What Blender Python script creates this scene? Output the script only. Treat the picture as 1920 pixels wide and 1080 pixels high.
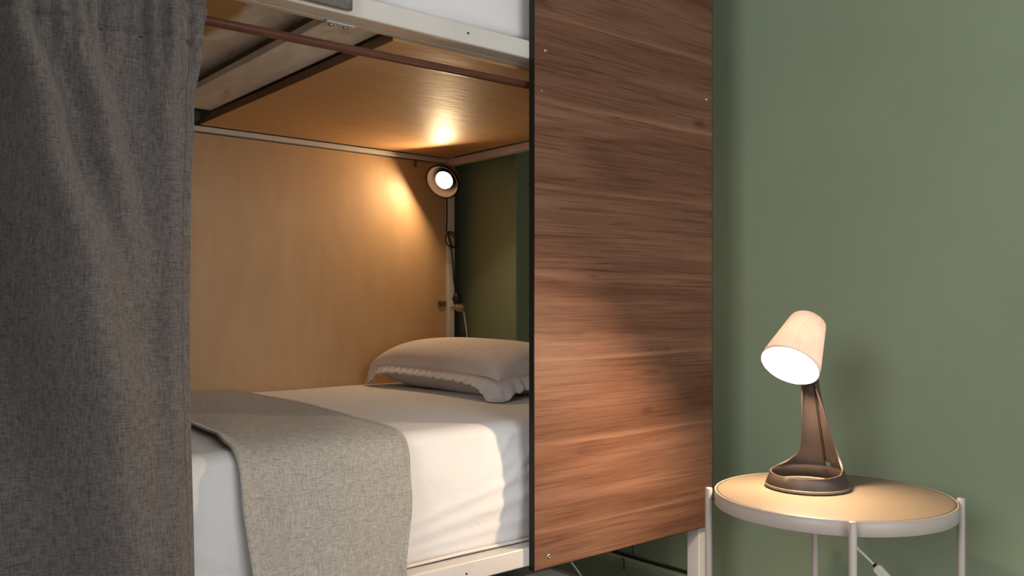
import bpy, bmesh, math, random
from mathutils import Vector, Matrix
random.seed(7)
for o in list(bpy.data.objects):
    bpy.data.objects.remove(o, do_unlink=True)
scene = bpy.context.scene
COL = scene.collection

# ------------------------------------------------------------------ camera
YAW = math.radians(50.035)            # angle between the view direction and the bed's long axis (+X)
cam_d = bpy.data.cameras.new('camera')
cam = bpy.data.objects.new('camera', cam_d)
COL.objects.link(cam)
cam_d.sensor_width = 36.0
cam_d.lens = 36.0 * 1630.75 / 1920.0
cam_d.shift_y = (573.46 - 540.0) / 1920.0
cam_d.clip_start = 0.02
cam.location = (0, 0, 0.87)
fwd = Vector((math.cos(YAW), math.sin(YAW), 0))
cam.rotation_euler = fwd.to_track_quat('-Z', 'Y').to_euler()
scene.camera = cam

# ------------------------------------------------------------------ world, assumed daylight, added fill, exposure
world = bpy.data.worlds.new('room_light')
scene.world = world
world.use_nodes = True
bg = world.node_tree.nodes['Background']
bg.inputs['Color'].default_value = (0.985, 0.985, 1.0, 1)
bg.inputs['Strength'].default_value = 0.42

side_light_d = bpy.data.lights.new('assumed_side_daylight', 'AREA')  # assumed source out of view, inferred from shadows on the end wall; no window built
side_light_d.shape = 'RECTANGLE'
side_light_d.size = 1.4
side_light_d.size_y = 1.2
side_light_d.energy = 62
side_light_d.color = (1.0, 0.97, 0.95)
side_light = bpy.data.objects.new('assumed_side_daylight', side_light_d)
COL.objects.link(side_light)
side_light.location = (-2.6, -0.1, 1.75)
side_light.rotation_euler = (Vector((1.9, 0.9, 0.75)) - side_light.location).to_track_quat('-Z', 'Y').to_euler()

rear_fill_d = bpy.data.lights.new('rear_fill_light', 'AREA')  # added soft fill behind the camera for the curtain folds; no window known there
rear_fill_d.shape = 'RECTANGLE'
rear_fill_d.size = 1.8
rear_fill_d.size_y = 1.5
rear_fill_d.energy = 53
rear_fill_d.color = (0.97, 0.975, 1.0)
rear_fill = bpy.data.objects.new('rear_fill_light', rear_fill_d)
COL.objects.link(rear_fill)
rear_fill.location = (0.35, -2.45, 1.45)
rear_fill.rotation_euler = (Vector((0.9, 1.4, 0.9)) - rear_fill.location).to_track_quat('-Z', 'Y').to_euler()

vs = scene.view_settings
vs.view_transform = 'Standard'
vs.look = 'None'
vs.gamma = 1.0
vs.exposure = 0.0
vs.use_curve_mapping = False

# ------------------------------------------------------------------ node / material helpers
def new_mat(name, color=(0.8, 0.8, 0.8), rough=0.6, metallic=0.0, spec=0.5, coat=0.0):
    m = bpy.data.materials.new(name)
    m.use_nodes = True
    b = m.node_tree.nodes['Principled BSDF']
    b.inputs['Base Color'].default_value = (*color, 1)
    b.inputs['Roughness'].default_value = rough
    b.inputs['Metallic'].default_value = metallic
    b.inputs['Specular IOR Level'].default_value = spec
    b.inputs['Coat Weight'].default_value = coat
    return m, m.node_tree.nodes, m.node_tree.links, b

def coords(N, L, scale=(1, 1, 1), rot=(0, 0, 0)):
    tc = N.new('ShaderNodeTexCoord')
    mp = N.new('ShaderNodeMapping')
    mp.inputs['Scale'].default_value = scale
    mp.inputs['Rotation'].default_value = rot
    L.new(tc.outputs['Object'], mp.inputs['Vector'])
    return mp.outputs['Vector']

def noise(N, L, vec, scale=1.0, detail=4, rough=0.5, dist=0.0):
    n = N.new('ShaderNodeTexNoise')
    n.inputs['Scale'].default_value = scale
    n.inputs['Detail'].default_value = detail
    n.inputs['Roughness'].default_value = rough
    n.inputs['Distortion'].default_value = dist
    L.new(vec, n.inputs['Vector'])
    return n.outputs['Fac']

def ramp(N, L, fac, stops, interp='LINEAR'):
    r = N.new('ShaderNodeValToRGB')
    r.color_ramp.interpolation = interp
    e = r.color_ramp.elements
    while len(e) < len(stops):
        e.new(0.5)
    for el, (p, c) in zip(e, stops):
        el.position = p
        el.color = (*c, 1) if len(c) == 3 else c
    L.new(fac, r.inputs['Fac'])
    return r.outputs['Color']

def mix(N, L, a, b, fac, blend='MIX'):
    x = N.new('ShaderNodeMix')
    x.data_type = 'RGBA'
    x.blend_type = blend
    for sock, v in ((x.inputs['Factor'], fac), (x.inputs['A'], a), (x.inputs['B'], b)):
        if hasattr(v, 'is_linked'):
            L.new(v, sock)
        elif isinstance(v, (int, float)):
            sock.default_value = v
        else:
            sock.default_value = (*v, 1)
    return x.outputs['Result']

def math_n(N, L, op, a, b=None, c=None):
    x = N.new('ShaderNodeMath')
    x.operation = op
    for i, v in enumerate((a, b, c)):
        if v is None:
            continue
        if hasattr(v, 'is_linked'):
            L.new(v, x.inputs[i])
        else:
            x.inputs[i].default_value = v
    return x.outputs[0]

def bump(N, L, bsdf, height, strength=0.2, dist=0.002):
    b = N.new('ShaderNodeBump')
    b.inputs['Strength'].default_value = strength
    b.inputs['Distance'].default_value = dist
    L.new(height, b.inputs['Height'])
    L.new(b.outputs['Normal'], bsdf.inputs['Normal'])

def painted(name, color, rough=0.4, var=0.06, scale=6.0, bump_s=0.05, bscale=60, spec=0.5):
    m, N, L, b = new_mat(name, color, rough, spec=spec)
    v = coords(N, L)
    f = noise(N, L, v, scale, 5, 0.6)
    lo = tuple(c * (1 - var) for c in color)
    hi = tuple(min(1, c * (1 + var)) for c in color)
    L.new(ramp(N, L, f, [(0.3, lo), (0.7, hi)]), b.inputs['Base Color'])
    bump(N, L, b, noise(N, L, v, bscale, 3), bump_s, 0.002)
    return m

def fabric(name, dark, light, k=520.0, bs=0.5, plane='xz', rough=0.95, slub=0.55):
    """woven cloth: crossing threads with irregular slubs"""
    m, N, L, b = new_mat(name, light, rough, spec=0.1)
    a = (k, k * 0.06, k * 0.06)
    if plane == 'xz':
        s1, s2 = (k, k * 0.12, k * 0.12), (k * 0.12, k * 0.3, k)
    else:
        s1, s2 = (k, k * 0.05, k * 0.05), (k * 0.05, k, k)
    n1 = noise(N, L, coords(N, L, s1), 1.0, 2, 0.6)
    n2 = noise(N, L, coords(N, L, s2), 1.0, 2, 0.6)
    w = math_n(N, L, 'ADD', n1, n2)
    w = math_n(N, L, 'MULTIPLY', w, 0.5)
    big = noise(N, L, coords(N, L), 14, 4, 0.6)
    c1 = ramp(N, L, w, [(0.5 - slub * 0.28, dark), (0.5 + slub * 0.22, light)])
    c2 = mix(N, L, c1, tuple(x * 0.86 for x in light), math_n(N, L, 'MULTIPLY', big, 0.25))
    L.new(c2, b.inputs['Base Color'])
    b.inputs['Sheen Weight'].default_value = 0.15
    b.inputs['Sheen Roughness'].default_value = 0.6
    bump(N, L, b, w, bs, 0.0012)
    return m

MAT = {}
MAT['green'] = painted('green_wall_paint', (0.205, 0.258, 0.172), 0.62, 0.05, 2.5, 0.10, 90, spec=0.3)
MAT['ceiling'] = painted('ceiling_paint', (0.75, 0.73, 0.70), 0.8)
MAT['white_metal'] = painted('white_enamel', (0.60, 0.565, 0.525), 0.28, 0.04, 9, 0.06, 40)
MAT['beige_metal'] = painted('taupe_enamel', (0.38, 0.335, 0.30), 0.42, 0.02, 9, 0.03, 200)
MAT['table_top'] = painted('taupe_tray_enamel', (0.165, 0.132, 0.094), 0.5, 0.02, 9, 0.03, 300)
MAT['lamp_grey'] = painted('taupe_grey_plastic', (0.06, 0.047, 0.040), 0.5, 0.03, 9, 0.04, 400)
MAT['lamp_inside'] = painted('warm_taupe_plastic', (0.044, 0.032, 0.027), 0.5, 0.03, 9, 0.04, 400)
MAT['black_plastic'] = painted('black_plastic', (0.012, 0.011, 0.010), 0.4, 0.05)
MAT['black_edge'] = painted('black_edge_band', (0.010, 0.009, 0.008), 0.5, 0.05, spec=0.2)
MAT['white_plastic'] = painted('white_plastic', (0.72, 0.72, 0.68), 0.4, 0.02)
MAT['tan_plastic'] = painted('aged_tan_plastic', (0.42, 0.28, 0.17), 0.5, 0.05)
MAT['steel'] = new_mat('bolt_steel', (0.5, 0.47, 0.43), 0.3, 1.0)[0]
MAT['dark_steel'] = new_mat('dark_bracket_steel', (0.16, 0.10, 0.06), 0.45, 0.4)[0]
MAT['dark_dish'] = new_mat('dark_lamp_dish', (0.008, 0.006, 0.005), 0.9, spec=0.0)[0]
MAT['hole'] = new_mat('hole_dark', (0.006, 0.005, 0.004), 0.9)[0]
MAT['rod'] = painted('reddish_brown_rod_paint', (0.088, 0.030, 0.018), 0.30, 0.15, 20, 0.05, 50)
MAT['curtain'] = fabric('grey_linen_curtain_cloth', (0.052, 0.044, 0.042), (0.158, 0.139, 0.132), 520, 0.5)
MAT['runner'] = fabric('greige_runner_weave', (0.195, 0.182, 0.160), (0.42, 0.398, 0.36), 620, 0.6, 'xz')
MAT['runner_dark'] = fabric('grey_green_runner_weave', (0.085, 0.08, 0.068), (0.17, 0.158, 0.135), 620, 0.6, 'xz')
MAT['stitch'] = new_mat('dark_stitching_thread', (0.03, 0.025, 0.022), 0.9)[0]

def mat_sheet(name, color):
    m, N, L, b = new_mat(name, color, 0.85, spec=0.2)
    v = coords(N, L)
    f = noise(N, L, v, 5, 4, 0.55, 0.6)
    h = noise(N, L, coords(N, L, (5, 5, 9)), 3.0, 4, 0.55, 0.8)
    L.new(ramp(N, L, f, [(0.3, tuple(c * 0.96 for c in color)), (0.7, color)]), b.inputs['Base Color'])
    b.inputs['Sheen Weight'].default_value = 0.1
    bump(N, L, b, h, 0.18, 0.012)
    return m
MAT['sheet'] = mat_sheet('white_cotton_sheet', (0.73, 0.715, 0.71))
MAT['pillow'] = mat_sheet('off_white_pillowcase', (0.70, 0.635, 0.595))

def mat_plywood():
    m, N, L, b = new_mat('varnished_plywood', (0.5, 0.3, 0.13), 0.30)
    f1 = noise(N, L, coords(N, L, (3, 22, 22)), 2.2, 6, 0.6, 0.4)
    f2 = noise(N, L, coords(N, L, (1, 3, 3)), 3.0, 3, 0.5)
    c = ramp(N, L, f1, [(0.28, (0.50, 0.285, 0.125)), (0.55, (0.58, 0.345, 0.16)), (0.8, (0.63, 0.39, 0.19))])
    c = mix(N, L, c, (0.54, 0.305, 0.13), math_n(N, L, 'MULTIPLY', f2, 0.35))
    L.new(c, b.inputs['Base Color'])
    h = noise(N, L, coords(N, L, (4, 14, 14)), 3.0, 5, 0.6, 0.3)
    bump(N, L, b, h, 0.3, 0.006)
    b.inputs['Specular IOR Level'].default_value = 0.25
    r = math_n(N, L, 'MULTIPLY_ADD', f1, 0.14, 0.46)
    L.new(r, b.inputs['Roughness'])
    return m
MAT['plywood'] = mat_plywood()
MAT['ply_edge'] = painted('plywood_edge', (0.20, 0.105, 0.05), 0.7, 0.2, 40)

def mat_backboard():
    m, N, L, b = new_mat('tan_back_board', (0.5, 0.32, 0.16), 0.5)
    f = noise(N, L, coords(N, L, (4, 4, 1.2)), 5.0, 5, 0.55)
    L.new(ramp(N, L, f, [(0.3, (0.47, 0.285, 0.135)), (0.7, (0.52, 0.325, 0.165))]), b.inputs['Base Color'])
    bump(N, L, b, noise(N, L, coords(N, L, (60, 60, 20)), 1.0, 2), 0.08, 0.002)
    return m
MAT['backboard'] = mat_backboard()

def mat_whitewash(name, orange_from=None):
    """white paint rubbed over bare wood; orange_from = local X below which the wood is bare"""
    m, N, L, b = new_mat(name, (0.6, 0.52, 0.44), 0.6)
    f = noise(N, L, coords(N, L, (7, 2.2, 7)), 2.0, 5, 0.6, 1.2)
    white = ramp(N, L, f, [(0.30, (0.38, 0.28, 0.20)), (0.38, (0.68, 0.60, 0.52)), (0.62, (0.82, 0.77, 0.71))])
    col = white
    if orange_from is not None:
        sx = N.new('ShaderNodeSeparateXYZ')
        L.new(coords(N, L), sx.inputs[0])
        e = math_n(N, L, 'MULTIPLY_ADD', math_n(N, L, 'SUBTRACT', f, 0.5), 0.05, sx.outputs['X'])
        e = math_n(N, L, 'SUBTRACT', e, orange_from)
        e = math_n(N, L, 'MULTIPLY_ADD', e, 60.0, 0.5)
        e.node.use_clamp = True
        col = mix(N, L, (0.47, 0.27, 0.12), white, e)
    L.new(col, b.inputs['Base Color'])
    bump(N, L, b, f, 0.15, 0.003)
    return m
MAT['slat_paint'] = mat_whitewash('whitewashed_slat')

def mat_panel():
    """brown laminate with horizontal boards printed on it (grain runs along local X)"""
    m, N, L, b = new_mat('walnut_laminate', (0.16, 0.08, 0.045), 0.5, spec=0.14)
    sx = N.new('ShaderNodeSeparateXYZ')
    tc = N.new('ShaderNodeTexCoord')
    L.new(tc.outputs['Object'], sx.inputs[0])
    X, Z = sx.outputs['X'], sx.outputs['Z']
    wob = noise(N, L, coords(N, L, (2.0, 1, 5)), 1.0, 3, 0.5)
    zz = math_n(N, L, 'MULTIPLY_ADD', math_n(N, L, 'SUBTRACT', wob, 0.5), 0.03, Z)
    t = math_n(N, L, 'DIVIDE', zz, 0.181)
    t = math_n(N, L, 'ADD', t, 10.014)
    idx = math_n(N, L, 'FLOOR', t)
    fr = math_n(N, L, 'FRACT', t)
    # per-board offset for the grain
    wn = N.new('ShaderNodeTexWhiteNoise')
    wn.noise_dimensions = '1D'
    L.new(idx, wn.inputs['W'])
    off = math_n(N, L, 'MULTIPLY', wn.outputs['Value'], 9.0)
    cb = N.new('ShaderNodeCombineXYZ')
    L.new(math_n(N, L, 'ADD', math_n(N, L, 'MULTIPLY', X, 1.0), off), cb.inputs['X'])
    L.new(off, cb.inputs['Y'])
    L.new(Z, cb.inputs['Z'])
    def g(scale, sc, det, ro, di):
        mp = N.new('ShaderNodeMapping')
        mp.inputs['Scale'].default_value = scale
        L.new(cb.outputs[0], mp.inputs['Vector'])
        return noise(N, L, mp.outputs[0], sc, det, ro, di)
    broad = g((1.1, 1, 10), 1.0, 4, 0.5, 1.4)
    fine = g((5, 1, 260), 1.0, 3, 0.6, 0.2)
    streak = g((1.9, 1, 40), 1.0, 6, 0.62, 1.6)
    col = ramp(N, L, broad, [(0.30, (0.158, 0.071, 0.040)), (0.5, (0.222, 0.108, 0.065)), (0.70, (0.28, 0.147, 0.092))])
    fcol = ramp(N, L, fine, [(0.34, (0.60, 0.56, 0.54)), (0.52, (1, 1, 1)), (0.8, (1.0, 1.0, 1.0))])
    col = mix(N, L, col, fcol, 0.8, 'MULTIPLY')
    sc = ramp(N, L, streak, [(0.56, (0, 0, 0)), (0.63, (0.55, 0.55, 0.55)), (0.72, (1, 1, 1))])
    col = mix(N, L, col, (0.095, 0.036, 0.020), math_n(N, L, 'MULTIPLY', sc, 0.74))
    # pale line at the printed joints, dying out here and there
    line = ramp(N, L, fr, [(0.0, (1, 1, 1)), (0.03, (0.75, 0.75, 0.75)), (0.075, (0, 0, 0)), (1.0, (0, 0, 0))])
    brk = ramp(N, L, g((2.4, 1, 3), 1.0, 2, 0.5, 0), [(0.34, (0.45, 0.45, 0.45)), (0.6, (1, 1, 1))])
    lf = math_n(N, L, 'MULTIPLY', math_n(N, L, 'MULTIPLY', line, brk), 0.45)
    col = mix(N, L, col, (0.46, 0.26, 0.16), lf)
    tone = math_n(N, L, 'MULTIPLY_ADD', wn.outputs['Value'], 0.24, 0.63)
    hs = N.new('ShaderNodeHueSaturation')
    L.new(tone, hs.inputs['Value'])
    L.new(col, hs.inputs['Color'])
    # a few knots
    kn = N.new('ShaderNodeTexVoronoi')
    kn.inputs['Scale'].default_value = 1.0
    mp = N.new('ShaderNodeMapping')
    mp.inputs['Scale'].default_value = (3.6, 1, 9)
    L.new(cb.outputs[0], mp.inputs['Vector'])
    L.new(mp.outputs[0], kn.inputs['Vector'])
    kc = ramp(N, L, kn.outputs['Distance'], [(0.03, (1, 1, 1)), (0.13, (0, 0, 0))])
    out = mix(N, L, hs.outputs['Color'], (0.05, 0.02, 0.012), math_n(N, L, 'MULTIPLY', kc, 0.7))
    L.new(out, b.inputs['Base Color'])
    bump(N, L, b, fine, 0.12, 0.0012)
    return m
MAT['panel'] = mat_panel()

def mat_floor():
    m, N, L, b = new_mat('grey_floor_tile', (0.3, 0.28, 0.26), 0.5)
    br = N.new('ShaderNodeTexBrick')
    br.offset = 0.0
    br.inputs['Scale'].default_value = 1.0
    br.inputs['Brick Width'].default_value = 0.6
    br.inputs['Row Height'].default_value = 0.6
    br.inputs['Mortar Size'].default_value = 0.004
    br.inputs['Color1'].default_value = (0.33, 0.30, 0.27, 1)
    br.inputs['Color2'].default_value = (0.30, 0.275, 0.25, 1)
    br.inputs['Mortar'].default_value = (0.16, 0.15, 0.14, 1)
    L.new(coords(N, L), br.inputs['Vector'])
    L.new(br.outputs['Color'], b.inputs['Base Color'])
    return m
MAT['floor'] = mat_floor()

def mat_shade():
    m, N, L, b = new_mat('ribbed_cream_shade', (0.80, 0.72, 0.66), 0.45)
    out = [n for n in N if n.type == 'OUTPUT_MATERIAL'][0]
    tr = N.new('ShaderNodeBsdfTranslucent')
    tr.inputs['Color'].default_value = (0.90, 0.78, 0.66, 1)
    mx = N.new('ShaderNodeMixShader')
    mx.inputs[0].default_value = 0.12
    L.new(b.outputs[0], mx.inputs[1])
    L.new(tr.outputs[0], mx.inputs[2])
    L.new(mx.outputs[0], out.inputs['Surface'])
    f = noise(N, L, coords(N, L), 30, 2)
    L.new(ramp(N, L, f, [(0.3, (0.76, 0.66, 0.60)), (0.7, (0.82, 0.73, 0.67))]), b.inputs['Base Color'])
    return m
MAT['shade'] = mat_shade()

def mat_bulb(name, color, strength):
    m = bpy.data.materials.new(name)
    m.use_nodes = True
    N, L = m.node_tree.nodes, m.node_tree.links
    N.remove(N['Principled BSDF'])
    e = N.new('ShaderNodeEmission')
    e.inputs['Color'].default_value = (*color, 1)
    e.inputs['Strength'].default_value = strength
    L.new(e.outputs[0], [n for n in N if n.type == 'OUTPUT_MATERIAL'][0].inputs['Surface'])
    return m
MAT['table_bulb'] = mat_bulb('lit_table_lamp_bulb', (1.0, 0.70, 0.44), 1180)
MAT['read_bulb'] = mat_bulb('lit_reading_lamp_bulb', (1.0, 0.70, 0.40), 245)

# ------------------------------------------------------------------ mesh helpers (all coordinates in world metres)
def empty(name, loc, label=None, cat=None, group=None):
    o = bpy.data.objects.new(name, None)
    o.empty_display_size = 0.05
    COL.objects.link(o)
    o.location = loc
    tag(o, label, cat, group)
    return o

def tag(o, label=None, cat=None, group=None, kind=None):
    if label: o['label'] = label
    if cat: o['category'] = cat
    if group: o['group'] = group
    if kind: o['kind'] = kind
    return o

def world_loc(o):
    p = Vector(o.location)
    while o.parent:
        o = o.parent
        p = p + Vector(o.location)
    return p

def finish(name, bm, mat, parent=None, smooth=False, bevel=0.0, seg=2, origin=None):
    bmesh.ops.recalc_face_normals(bm, faces=bm.faces[:])
    lo = Vector((min(v.co[i] for v in bm.verts) for i in range(3)))
    hi = Vector((max(v.co[i] for v in bm.verts) for i in range(3)))
    c = Vector(origin) if origin else (lo + hi) / 2
    for v in bm.verts:
        v.co -= c
    me = bpy.data.meshes.new(name)
    bm.to_mesh(me)
    bm.free()
    mats = mat if isinstance(mat, (list, tuple)) else [mat]
    for mm in mats:
        me.materials.append(MAT[mm] if isinstance(mm, str) else mm)
    if smooth:
        for p in me.polygons:
            p.use_smooth = True
    o = bpy.data.objects.new(name, me)
    COL.objects.link(o)
    if parent:
        o.parent = parent
        o.location = c - world_loc(parent)
    else:
        o.location = c
    if bevel:
        md = o.modifiers.new('bevel', 'BEVEL')
        md.width = bevel
        md.segments = seg
        md.limit_method = 'ANGLE'
        for p in me.polygons:
            p.use_smooth = True
        wn = o.modifiers.new('wn', 'WEIGHTED_NORMAL')
        wn.keep_sharp = True
    return o

def bm_box(bm, x0, x1, y0, y1, z0, z1):
    vs_ = [bm.verts.new(p) for p in ((x0,y0,z0),(x1,y0,z0),(x1,y1,z0),(x0,y1,z0),(x0,y0,z1),(x1,y0,z1),(x1,y1,z1),(x0,y1,z1))]
    for f in ((0,3,2,1),(4,5,6,7),(0,1,5,4),(1,2,6,5),(2,3,7,6),(3,0,4,7)):
        bm.faces.new([vs_[i] for i in f])

def box(name, x0, x1, y0, y1, z0, z1, mat, parent=None, bevel=0.0):
    bm = bmesh.new()
    bm_box(bm, x0, x1, y0, y1, z0, z1)
    return finish(name, bm, mat, parent, bevel=bevel)

def frame_of(d):
    d = d.normalized()
    a = Vector((0, 0, 1)) if abs(d.z) < 0.95 else Vector((1, 0, 0))
    s = d.cross(a).normalized()
    return s, s.cross(d).normalized()

def bm_tube(bm, pts, r, n=10, cap=True):
    pts = [Vector(p) for p in pts]
    rs = r if isinstance(r, (list, tuple)) else [r] * len(pts)
    rings = []
    s = None
    for i, p in enumerate(pts):
        d = (pts[min(i + 1, len(pts) - 1)] - pts[max(i - 1, 0)]).normalized()
        if s is None:
            s, t = frame_of(d)
        else:
            s = (s - d * s.dot(d)).normalized()
            t = d.cross(s).normalized()
        rings.append([bm.verts.new(p + rs[i] * (math.cos(2*math.pi*k/n) * s + math.sin(2*math.pi*k/n) * t)) for k in range(n)])
    for a, b in zip(rings, rings[1:]):
        for k in range(n):
            bm.faces.new((a[k], a[(k+1) % n], b[(k+1) % n], b[k]))
    if cap:
        bm.faces.new(rings[0][::-1])
        bm.faces.new(rings[-1])

def spline(pts, per=8):
    """Catmull-Rom through the points"""
    P = [Vector(p) for p in pts]
    P = [P[0] * 2 - P[1]] + P + [P[-1] * 2 - P[-2]]
    out = []
    for i in range(1, len(P) - 2):
        for k in range(per):
            t = k / per
            a, b, c, d = P[i-1], P[i], P[i+1], P[i+2]
            out.append(0.5 * ((2*b) + (c-a)*t + (2*a-5*b+4*c-d)*t*t + (3*b-a-3*c+d)*t**3))
    out.append(P[-2])
    return out

def tube(name, pts, r, mat, parent=None, n=10, smooth=True):
    bm = bmesh.new()
    bm_tube(bm, pts, r, n)
    o = finish(name, bm, mat, parent, smooth=smooth)
    return o

def bm_lathe(bm, prof, n=48, closed=False, M=None, ripple=None):
    """prof: list of (r, z); revolved about local Z, then moved by matrix M"""
    rings = []
    for j, (r, z) in enumerate(prof):
        ring = []
        if r < 1e-6:
            p = Vector((0, 0, z))
            ring = [bm.verts.new(M @ p if M else p)]
        else:
            for k in range(n):
                a = 2 * math.pi * k / n
                rr = r + (ripple(a, j) if ripple else 0)
                p = Vector((rr * math.cos(a), rr * math.sin(a), z))
                ring.append(bm.verts.new(M @ p if M else p))
        rings.append(ring)
    pairs = list(zip(rings, rings[1:])) + ([(rings[-1], rings[0])] if closed else [])
    for a, b in pairs:
        for k in range(n):
            k2 = (k + 1) % n
            if len(a) == 1 and len(b) == 1: continue
            if len(a) == 1: bm.faces.new((a[0], b[k2], b[k]))
            elif len(b) == 1: bm.faces.new((a[k], a[k2], b[0]))
            else: bm.faces.new((a[k], a[k2], b[k2], b[k]))

def lathe(name, prof, mat, parent=None, n=48, closed=False, M=None, smooth=True, ripple=None, bevel=0):
    bm = bmesh.new()
    bm_lathe(bm, prof, n, closed, M, ripple)
    return finish(name, bm, mat, parent, smooth=smooth, bevel=bevel)

def grid(bm, fn, nu, nv):
    V = [[bm.verts.new(fn(i / nu, j / nv)) for j in range(nv + 1)] for i in range(nu + 1)]
    for i in range(nu):
        for j in range(nv):
            bm.faces.new((V[i][j], V[i+1][j], V[i+1][j+1], V[i][j+1]))
    return V

def axis_matrix(origin, z_axis, x_hint=(0, 0, 1)):
    z = Vector(z_axis).normalized()
    x = Vector(x_hint)
    x = (x - z * x.dot(z)).normalized()
    y = z.cross(x)
    M = Matrix((x, y, z)).transposed().to_4x4()
    M.translation = Vector(origin)
    return M

def gauss(d, w): return math.exp(-(d / w) ** 2)
def lerp(a, b, t): return a + (b - a) * t
def interp(tab, x):
    """piecewise smooth interpolation in a table sorted by rising x"""
    if x <= tab[0][0]: return tab[0][1]
    for (a, va), (b, vb) in zip(tab, tab[1:]):
        if x <= b:
            t = (x - a) / (b - a)
            t = t * t * (3 - 2 * t)
            return lerp(va, vb, t)
    return tab[-1][1]
def smoothstep(a, b, x):
    t = max(0, min(1, (x - a) / (b - a)))
    return t * t * (3 - 2 * t)

# ------------------------------------------------------------------ the room
def struct(o):
    o['kind'] = 'structure'
    return o
WX = 1.99                       # plane of the green end wall
struct(box('floor', -3.2, WX, -2.6, 2.56, -0.1, 0.0, 'floor'))
struct(box('ceiling', -3.2, WX + 0.12, -2.6, 2.68, 2.6, 2.7, 'ceiling'))
struct(box('wall_right', WX, WX + 0.12, -2.6, 2.68, -0.1, 2.6, 'green'))
struct(box('wall_back', -3.2, WX, 2.56, 2.68, -0.1, 2.6, 'green'))
bm = bmesh.new()
out = [(-0.6, 1.14), (0.175, 1.14), (0.175, 1.345), (-0.31, 1.345), (-0.31, 2.56), (-0.6, 2.56)]
A = [bm.verts.new((x, y, 0.0)) for x, y in out]
B = [bm.verts.new((x, y, 2.6)) for x, y in out]
bm.faces.new(A[::-1]); bm.faces.new(B)
for k in range(6): bm.faces.new((A[k], A[(k+1) % 6], B[(k+1) % 6], B[k]))
struct(finish('shade_wall_left', bm, 'green'))   # added unseen wall, shaped to shade the curtain's left side and the bunk interior
struct(box('trim_1', 1.855, WX, 2.192, 2.56, 0.0, 2.6, 'green', bevel=0.004))   # pilaster in the corner behind the bunk
bb = bmesh.new()
prof = [(WX, 0.0), (WX - 0.024, 0.0), (WX - 0.024, 0.081), (WX - 0.021, 0.094), (WX - 0.013, 0.101), (WX - 0.006, 0.098), (WX - 0.005, 0.091), (WX, 0.091)]
R0 = [bb.verts.new((x, -2.6, z)) for x, z in prof]
R1 = [bb.verts.new((x, 2.192, z)) for x, z in prof]
for k in range(len(prof)):
    bb.faces.new((R0[k], R0[(k+1) % len(prof)], R1[(k+1) % len(prof)], R1[k]))
bb.faces.new(R0[::-1]); bb.faces.new(R1)
base = struct(finish('baseboard_right', bb, 'green'))
for name, y, z0, z1 in (('clip', 1.792, 0.101, 0.140), ('clip', 1.809, 0.066, 0.101)):
    bm = bmesh.new()
    x0 = WX - (0.006 if z0 > 0.09 else 0.027)
    bm_tube(bm, spline([(x0, y + 0.010, z1 - 0.002), (x0 - 0.002, y + 0.002, z1 - 0.003), (x0 - 0.003, y, z1 - 0.012), (x0 - 0.003, y - 0.001, z0 + 0.002)], 5), 0.0022, 6)
    finish(name, bm, 'black_plastic', base, smooth=True)

gap_strip = tube('gap_shade_strip', [(WX - 0.0052, lerp(-0.3, 2.185, k / 40), 0.1065 + 0.0012 * math.sin(k * 0.9)) for k in range(41)], 0.0048, 'black_plastic', None, 8)  # dark tube put in for the shadow gap above the baseboard
tag(gap_strip, 'black strip standing for the shadow gap along the top of the green baseboard', 'shadow strip')
# ------------------------------------------------------------------ bunk bed
bed = empty('bunk_bed', (0.78, 1.92, 0), 'white metal bunk bed with wooden boards and a walnut side panel', 'bunk bed')
PX0, PX1 = -0.25, 1.762         # inner faces of the foot posts / head posts
for (x0, x1, y0, y1) in ((1.762, 1.802, 1.371, 1.411), (1.762, 1.792, 2.447, 2.487), (-0.29, -0.25, 1.371, 1.411), (-0.29, -0.25, 2.447, 2.487)):
    box('post', x0, x1, y0, y1, 0, 1.9, 'white_metal', bed, 0.004)
lower = box('front_rail', PX0, 1.762, 1.371, 1.411, 0.325, 0.365, 'white_metal', bed, 0.004)
upper = box('front_rail', PX0, 1.762, 1.371, 1.411, 1.387, 1.426, 'white_metal', bed, 0.004)
box('rail_flange', PX0, 1.762, 1.4115, 1.430, 1.3865, 1.3895, 'white_metal', upper, 0.001)
for rail, y, hx, hz in ((lower, 1.3708, 1.032, 0.342), (upper, 1.3708, 1.036, 1.408), (lower, 1.3708, 0.45, 0.342)):
    M = axis_matrix((hx, y, hz), (0, -1, 0))
    lathe('screw_hole', [(0, 0.0), (0.0016, 0.0), (0.0022, 0.0004), (0.0024, -0.0003)], 'hole', rail, 12, M=M)
box('back_rail', PX0, 1.762, 2.447, 2.487, 0.325, 0.365, 'white_metal', bed, 0.004)
box('back_beam', PX0, 1.762, 2.447, 2.485, 1.3640, 1.3785, 'white_metal', bed, 0.002)
box('end_beam', 1.7625, 1.792, 1.411, 2.447, 1.355, 1.377, 'white_metal', bed, 0.002)
box('end_beam', 1.768, 1.792, 1.411, 2.447, 0.325, 0.365, 'white_metal', bed, 0.003)
box('end_beam', -0.285, -0.25, 1.411, 2.447, 0.325, 0.365, 'white_metal', bed, 0.003)
box('end_beam', -0.285, -0.25, 1.411, 2.447, 1.352, 1.3715, 'white_metal', bed, 0.003)
for k in range(9):              # slats that carry the lower mattress
    x = -0.17 + k * 0.225
    box('bed_slat', x, x + 0.09, 1.412, 2.446, 0.331, 0.347, 'slat_paint', bed, 0.002)
# tan board along the wall side of the bunk
backp = box('back_panel', PX0, 1.7615, 2.463, 2.475, 0.37, 1.3615, 'backboard', bed, 0.001)
tag(backp, 'tan board lining the wall side of the lower bunk')
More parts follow.
